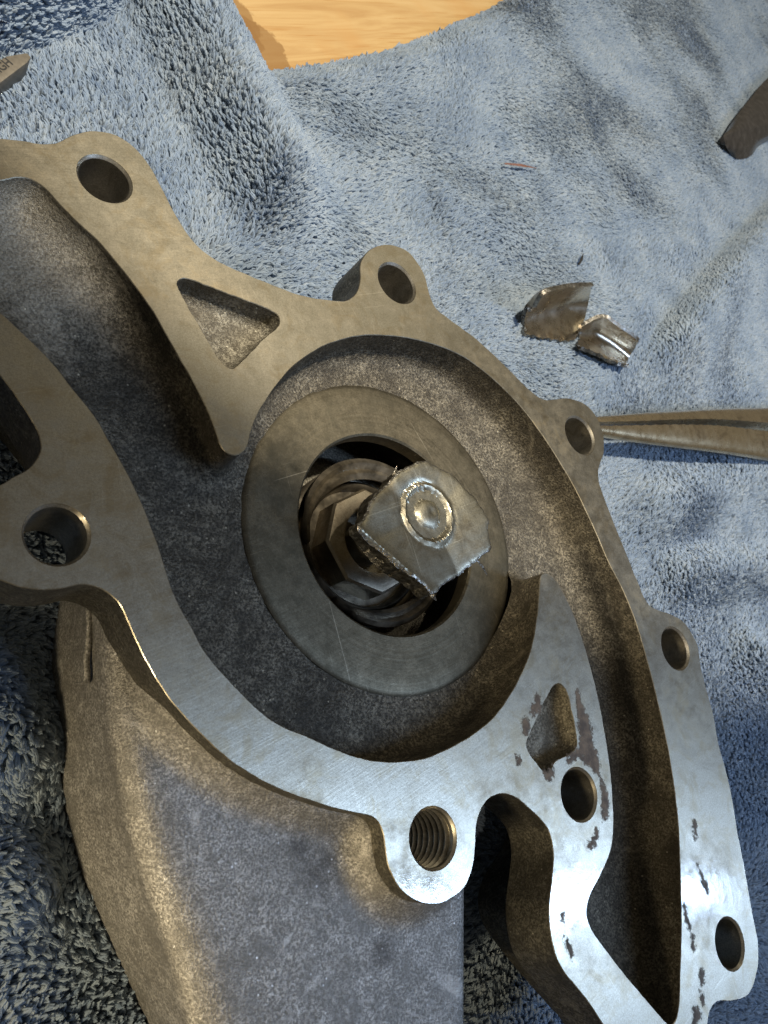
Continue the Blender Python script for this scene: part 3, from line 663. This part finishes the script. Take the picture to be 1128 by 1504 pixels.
for i, pg in enumerate(RES):
    c = ccw(spline([P(x, y, 0.0)[:2] for x, y in pg], 0.35)); c = rough_edge(offset(c, 0.7), 0.15, 50+i); n = len(c)
    lo, hi = c.min(0), c.max(0); g = np.stack(np.meshgrid(np.arange(lo[0], hi[0], 0.35), np.arange(lo[1], hi[1], 0.35)), -1).reshape(-1, 2)
    g = g[inside(g, c)]; g = g[dist(g, c) > 0.2] if len(g) else g
    v2, f2 = cdt([c], g, lambda q: inside(q, c)); dd = dist(v2, c); cov = np.clip(dd/1.3, 0, 1)
    V = [(x, y, 0.012+0.07*h) for (x, y), h in zip(v2, cov)]
    o = mesh_obj('gasket_residue', V, [tuple(t) for t in f2], MT['residue'], pump, 180)
    at = o.data.attributes.new('cover', 'FLOAT', 'POINT')
    for k, vv in enumerate(o.data.vertices): at.data[k].value = min(1.0, max(0.0, (vv.co.z/S-0.012)/0.07))

# ------------------------------------------------------------------ impeller shards
def patch(name, rws, th, mat, label, cat, broken=True, bulge=0.0):
    G = np.array([[P(x, y, z) for x, y, z in r] for r in rws]); ny_, nx_ = 25, 33
    A = np.array([spline(r, 0.1, closed=False)[lambda q: np.linspace(0, len(q)-1, nx_).astype(int)] if False else (lambda q: q[np.linspace(0, len(q)-1, nx_).astype(int)])(spline(r, 0.1, closed=False)) for r in G])
    B = np.stack([(lambda q: q[np.linspace(0, len(q)-1, ny_).astype(int)])(spline(A[:, i], 0.1, closed=False)) for i in range(nx_)], 1)
    if broken: B = B+rng.normal(0, 0.03, B.shape)
    if broken: B[-1] += rng.normal(0, 0.22, B[-1].shape); B[:, 0] += rng.normal(0, 0.15 if broken else 0, B[:, 0].shape)
    du = np.gradient(B, axis=1); dv = np.gradient(B, axis=0); nn = np.cross(du, dv); nn /= np.linalg.norm(nn, axis=2)[..., None]+1e-9
    if nn[..., 2].mean() < 0: nn = -nn
    B = B-nn*(bulge*np.sin(np.pi*np.linspace(0, 1, ny_)**0.8))[:, None, None]
    V = [tuple(q) for q in B.reshape(-1, 3)]+[tuple(q) for q in (B-nn*th).reshape(-1, 3)]; k = ny_*nx_
    Fc = []; mi = []
    for j in range(ny_-1):
        for i in range(nx_-1):
            a = j*nx_+i; q = (a, a+1, a+nx_+1, a+nx_); Fc += [q, tuple(x+k for x in q[::-1])]; mi += [0, 0]
    rim = [(0, i) for i in range(nx_)]+[(j, nx_-1) for j in range(1, ny_)]+[(ny_-1, i) for i in range(nx_-2, -1, -1)]+[(j, 0) for j in range(ny_-2, 0, -1)]
    rim = [j*nx_+i for j, i in rim]
    for a, b in zip(rim, rim[1:]+rim[:1]): Fc.append((a, b, b+k, a+k)); mi.append(1)
    return tag(mesh_obj(name, V, Fc, [mat, MT['fract'] if broken else mat], None, 50, mi), label, cat, 'broken impeller shards on the towel')
z0 = TZ+3.5
patch('impeller_shard', [
    [(788, 451, z0+10), (800, 432, z0+15), (828, 423.5, z0+15.5), (850, 421, z0+15.5), (872.5, 420, z0+15)],
    [(781, 462, z0+4.5), (794, 453, z0+5.5), (826, 445, z0+6), (848, 442, z0+6), (870, 441, z0+6)],
    [(775, 472, z0+2), (790, 469, z0+2), (822, 462, z0+2.2), (846, 459, z0+2.2), (866, 459, z0+2.2)],
    [(770, 490, z0+.8), (794, 496, z0+.8), (820, 499, z0+.8), (842, 500, z0+.8), (853, 481, z0+1.5)]], 1.3, MT['chrome'],
    'larger curved shiny shard of broken impeller vane, left of the two on towel', 'metal shard', True, 1.9)
patch('impeller_shard', [
    [(857, 479, z0+6), (884, 466, z0+9), (902, 476, z0+9.5), (920, 488, z0+9.5), (938, 501, z0+9)],
    [(857, 484, z0+4), (882, 481, z0+4), (898, 489, z0+4), (914, 500, z0+4), (932, 514, z0+4)],
    [(855, 492, z0+2), (880, 495, z0+1), (893, 502, z0+1), (908, 512, z0+1), (926, 526, z0+1)],
    [(849, 508, z0+3), (866, 514, z0+3.5), (884, 522, z0+3.8), (902, 531, z0+3.8), (923, 535, z0+3.6)]], 1.2, MT['chrome'],
    'smaller creased shard of broken impeller with a V fold, right of the two', 'metal shard', True, 1.2)
sl = sliver(P(741, 240, TZ+3.6), P(788, 247, TZ+3.8), 0.55, 'metal_splinter', MT['rust'], None); tag(sl, 'thin reddish brown splinter lying on the towel above the shards', 'splinter')
sl = sliver(P(850, 389, TZ+3.4), P(857, 372, TZ+3.6), 0.6, 'lint_speck', MT['ink'], None); tag(sl, 'tiny dark speck of lint on the towel just above the shards', 'lint')

# ------------------------------------------------------------------ needle nose pliers
def jaw(name, top, bot, zc, rise, flat_up, parent, shrink=1.0):
    """half-round tapering jaw between two pixel edges; its flat side faces the other jaw"""
    fe, re_ = (bot, top) if flat_up else (top, bot)
    A = spline(np.array([P(x, y, zc) for x, y in fe]), 0.8, closed=False); B = spline(np.array([P(x, y, zc-rise*(0.3+0.7*q/(len(re_)-1))) for q, (x, y) in enumerate(re_)]), 0.8, closed=False)
    k = 90; A = A[np.linspace(0, len(A)-1, k).astype(int)]; B = B[np.linspace(0, len(B)-1, k).astype(int)]
    V = []; Fc = []; m = 16
    for i in range(k):
        fl = A[i]; d = (B[i]-fl)*np.array([1, 1, 0])*shrink; w_ = np.linalg.norm(d); hgt = rise*(0.3+0.7*i/k)
        tooth = 0.22 if (i % 2 and i < 46) else 0.0
        for a in range(m):
            th = math.pi/2-math.pi*a/(m-1); q = fl+d*max(math.cos(th), 0.0)+np.array([0, 0, -hgt+hgt*math.copysign(abs(math.sin(th)), math.sin(th))])
            if a in (0, m-1): q = q+d/max(w_, 1e-6)*tooth
            V.append(q)
    for i in range(k-1):
        for a in range(m): Fc.append((i*m+a, i*m+(a+1) % m, (i+1)*m+(a+1) % m, (i+1)*m+a))
    Fc += [tuple(range(m)), tuple(range((k-1)*m, k*m))]
    return mesh_obj(name, V, Fc, MT['plier'], parent, 45)
pliers = thing('needle_nose_pliers', 'needle nose pliers with tarnished steel jaws pointing left at the pump lug', 'pliers')
ZP = TZ+15
jaw('jaw', [(856, 614), (880, 612.5), (940, 608), (1000, 605), (1060, 602), (1128, 600), (1220, 593), (1330, 582)],
    [(856, 621), (880, 620), (940, 618.5), (1000, 616), (1060, 616), (1128, 621), (1220, 628), (1330, 634)], ZP, 5.5, True, pliers)
jaw('jaw', [(856, 625), (880, 625), (940, 624), (1000, 623), (1060, 625), (1128, 633), (1220, 644), (1330, 652)],
    [(856, 640), (880, 645), (940, 657), (1000, 667), (1060, 676), (1128, 687), (1220, 702), (1330, 716)], ZP, 7.0, False, pliers, 0.8)
jc = P(1360, 645, ZP); V, Fc = lathe([(0.01, ZP+9), (9, ZP+9), (10, ZP+8), (10, ZP-7), (0.01, ZP-7)], 40, jc); mesh_obj('pivot', V, Fc, MT['plier'], pliers, 40)

# ------------------------------------------------------------------ dark tool at the right edge
tl = patch('tool_handle', [
    [(1066, 194, TZ+6.5), (1080, 172, TZ+7), (1104, 142, TZ+7), (1130, 112, TZ+7), (1200, 50, TZ+7)],
    [(1064, 196, TZ+7.5), (1085, 181, TZ+9.5), (1108, 165, TZ+9.8), (1130, 150, TZ+9.8), (1210, 100, TZ+9.8)],
    [(1063, 198, TZ+7.8), (1080, 193.5, TZ+9.6), (1104, 187, TZ+10), (1130, 181, TZ+10), (1215, 150, TZ+10)],
    [(1063, 201, TZ+7.6), (1080, 197, TZ+9), (1104, 191, TZ+9.4), (1130, 184, TZ+9.4), (1217, 154, TZ+9.4)],
    [(1066, 214, TZ+6), (1082, 217, TZ+6.6), (1104, 212, TZ+6.8), (1130, 198, TZ+6.8), (1220, 170, TZ+6.8)],
    [(1072, 226, TZ+3), (1084, 234, TZ+3), (1103, 229, TZ+3), (1130, 206, TZ+3), (1222, 185, TZ+3)]], 2.0, MT['tool'], '', '', False)
del tl['group']
tag(tl, 'dark glossy rounded tool end lying at the right edge of towel', 'tool')
cp = P(1126, 189, TZ+7); V, Fc = lathe([(0.01, cp[2]+1.6), (1.2, cp[2]+1.3), (1.7, cp[2]), (1.5, cp[2]-2)], 24, cp); mesh_obj('stud', V, Fc, MT['chrome'], tl, 60)

# ------------------------------------------------------------------ stamped bar at the left edge
zb = TZ+7
bar = thing('stamped_bar', 'flat nickel bar stamped with dark letters at the left towel edge', 'metal bar')
poly_slab('bar_body', [P(x, y, zb)[:2] for x, y in [(-90, 128), (-40, 108), (10, 82), (40, 77), (46, 84), (40, 92), (0, 122), (-70, 176)]], TZ+2, zb, MT['tag'], bar, 0.35)
tcu = bpy.data.curves.new('lettering', 'FONT'); tcu.body = 'HIGH'; tcu.size = 1.0; tcu.align_x = 'RIGHT'; tcu.offset = 0.022
to = bpy.data.objects.new('tmp', tcu); COL.objects.link(to)
dg = bpy.context.evaluated_depsgraph_get(); tm = bpy.data.meshes.new_from_object(to.evaluated_get(dg)); bpy.data.objects.remove(to)
a0 = P(20, 93.5, zb+0.06); a1 = P(0, 107.5, zb+0.06); ex = (a0-a1)/np.linalg.norm(a0-a1); ey = np.array([-ex[1], ex[0], 0]); hgt = np.linalg.norm(P(11, 84, zb)-P(20, 95, zb))
sz = hgt/0.72
for vv in tm.vertices:
    q = a0+ex*vv.co.x*sz+ey*vv.co.y*sz; vv.co = Vector(q*S)
tm.materials.append(MT['ink']); lo_ = bpy.data.objects.new('lettering', tm); COL.objects.link(lo_); lo_.parent = bar

# ------------------------------------------------------------------ towel pile: bent tufts of fine strands
def build_pile(step=0.86, per=5, npt=5):
    a = np.arange(-250, 550, step); X, Y = np.meshgrid(a, a, indexing='ij'); p = np.stack([X.ravel(), Y.ravel()], 1)
    q = np.c_[p, np.full(len(p), TZ)]+ORG-np.array([0, 0, D]); cz = q@np.array([XW[2], YW[2], ZW[2]])
    u, v = PX(np.c_[p, np.full(len(p), TZ)])
    core_ = (cz > 30) & (u > -110) & (u < 1240) & (v > -110) & (v < 1610)
    rim_ = (cz > 20) & (u > -700) & (u < 1800) & (v > -500) & (v < 2300) & (rng.random(len(p)) < 0.38)
    p = p[core_ | rim_]
    m = ~inside(p, offset(WOODC, -0.8)); p = p[m]
    core = inside(p, cav) & (dist(p, cav) > 14); p = p[~core]           # under the solid pump
    bt = ccw(np.r_[BT[:, :2], RE[:, :2], np.array([P(600, 1200, TZ)[:2], P(300, 1000, TZ)[:2]])]); p = p[~inside(p, bt)]
    def slope(p):
        e = 0.6; return np.hypot((towel_z(p+[e, 0])-towel_z(p-[e, 0]))/(2*e), (towel_z(p+[0, e])-towel_z(p-[0, e]))/(2*e))
    sl_ = np.sqrt(1+slope(p)**2)-1                      # steeper cloth carries more tufts per plan area
    reps = np.minimum(np.floor(1.8*sl_+rng.random(len(p))).astype(int), 4)
    p = np.r_[p, np.repeat(p, reps, axis=0)]
    p = p+rng.uniform(-0.5, 0.5, p.shape)*step*1.1; n = len(p)
    z = towel_z(p); e = 0.6
    zx = (towel_z(p+[e, 0])-towel_z(p-[e, 0]))/(2*e); zy = (towel_z(p+[0, e])-towel_z(p-[0, e]))/(2*e)
    nr = np.stack([-zx, -zy, np.ones(n)], 1); nr /= np.linalg.norm(nr, axis=1)[:, None]
    ang = 0.55+2*math.pi*(0.8*(vnoise(p[:, 0]+700, p[:, 1]+700, 1/60, 31)-0.5)+0.45*(-0.5+vnoise(p[:, 0]+700, p[:, 1]+700, 1/22, 32)))+rng.normal(0, 0.45, n)
    lean = 0.40+0.5*vnoise(p[:, 0]+700, p[:, 1]+700, 1/14, 33)+rng.normal(0, 0.15, n)
    tg = np.stack([np.cos(ang), np.sin(ang), np.zeros(n)], 1); tg -= nr*(tg*nr).sum(1)[:, None]; tg /= np.linalg.norm(tg, axis=1)[:, None]
    ln = 2.2*(0.75+0.5*rng.random(n))
    tint0 = 0.27+0.40*vnoise(p[:, 0]+700, p[:, 1]+700, 1/9, 34)+rng.normal(0, 0.09, n)
    base = np.c_[p, z]
    tip = base+nr*(ln*0.78)[:, None]+tg*(ln*lean*0.8)[:, None]
    ctrl = base+nr*(ln*0.62)[:, None]+tg*(ln*lean*0.15)[:, None]
    N_ = n*per; rep = np.repeat(np.arange(n), per)
    jb = rng.normal(0, 0.30, (N_, 3)); jb[:, 2] *= 0.2; jm = jb*1.2+rng.normal(0, 0.10, (N_, 3)); jt = jb*0.35+rng.normal(0, 0.16, (N_, 3))
    A = base[rep]+jb; B = ctrl[rep]+jm; C = tip[rep]+jt
    ts = np.linspace(0, 1, npt)[None, :, None]
    pos = (A[:, None]*(1-ts)**2+2*B[:, None]*ts*(1-ts)+C[:, None]*ts**2)
    rad = np.tile(np.array([0.21, 0.24, 0.235, 0.20, 0.10])[None], (N_, 1))*(0.8+0.4*rng.random((N_, 1)))
    cu = bpy.data.hair_curves.new('pile'); cu.add_curves([npt]*N_)
    cu.attributes['position'].data.foreach_set('vector', (pos*S).astype(np.float32).ravel())
    at = cu.attributes.get('radius') or cu.attributes.new('radius', 'FLOAT', 'POINT'); at.data.foreach_set('value', (rad*S).astype(np.float32).ravel())
    tn = cu.attributes.new('tint', 'FLOAT', 'CURVE'); tn.data.foreach_set('value', np.clip(tint0[rep]+rng.normal(0, 0.08, N_), 0, 1).astype(np.float32))
    cu.materials.append(MT['pile'])
    o = bpy.data.objects.new('pile', cu); COL.objects.link(o); o.parent = towel; o['kind'] = 'stuff'
    print('tufts', n, 'strands', N_)
build_pile()
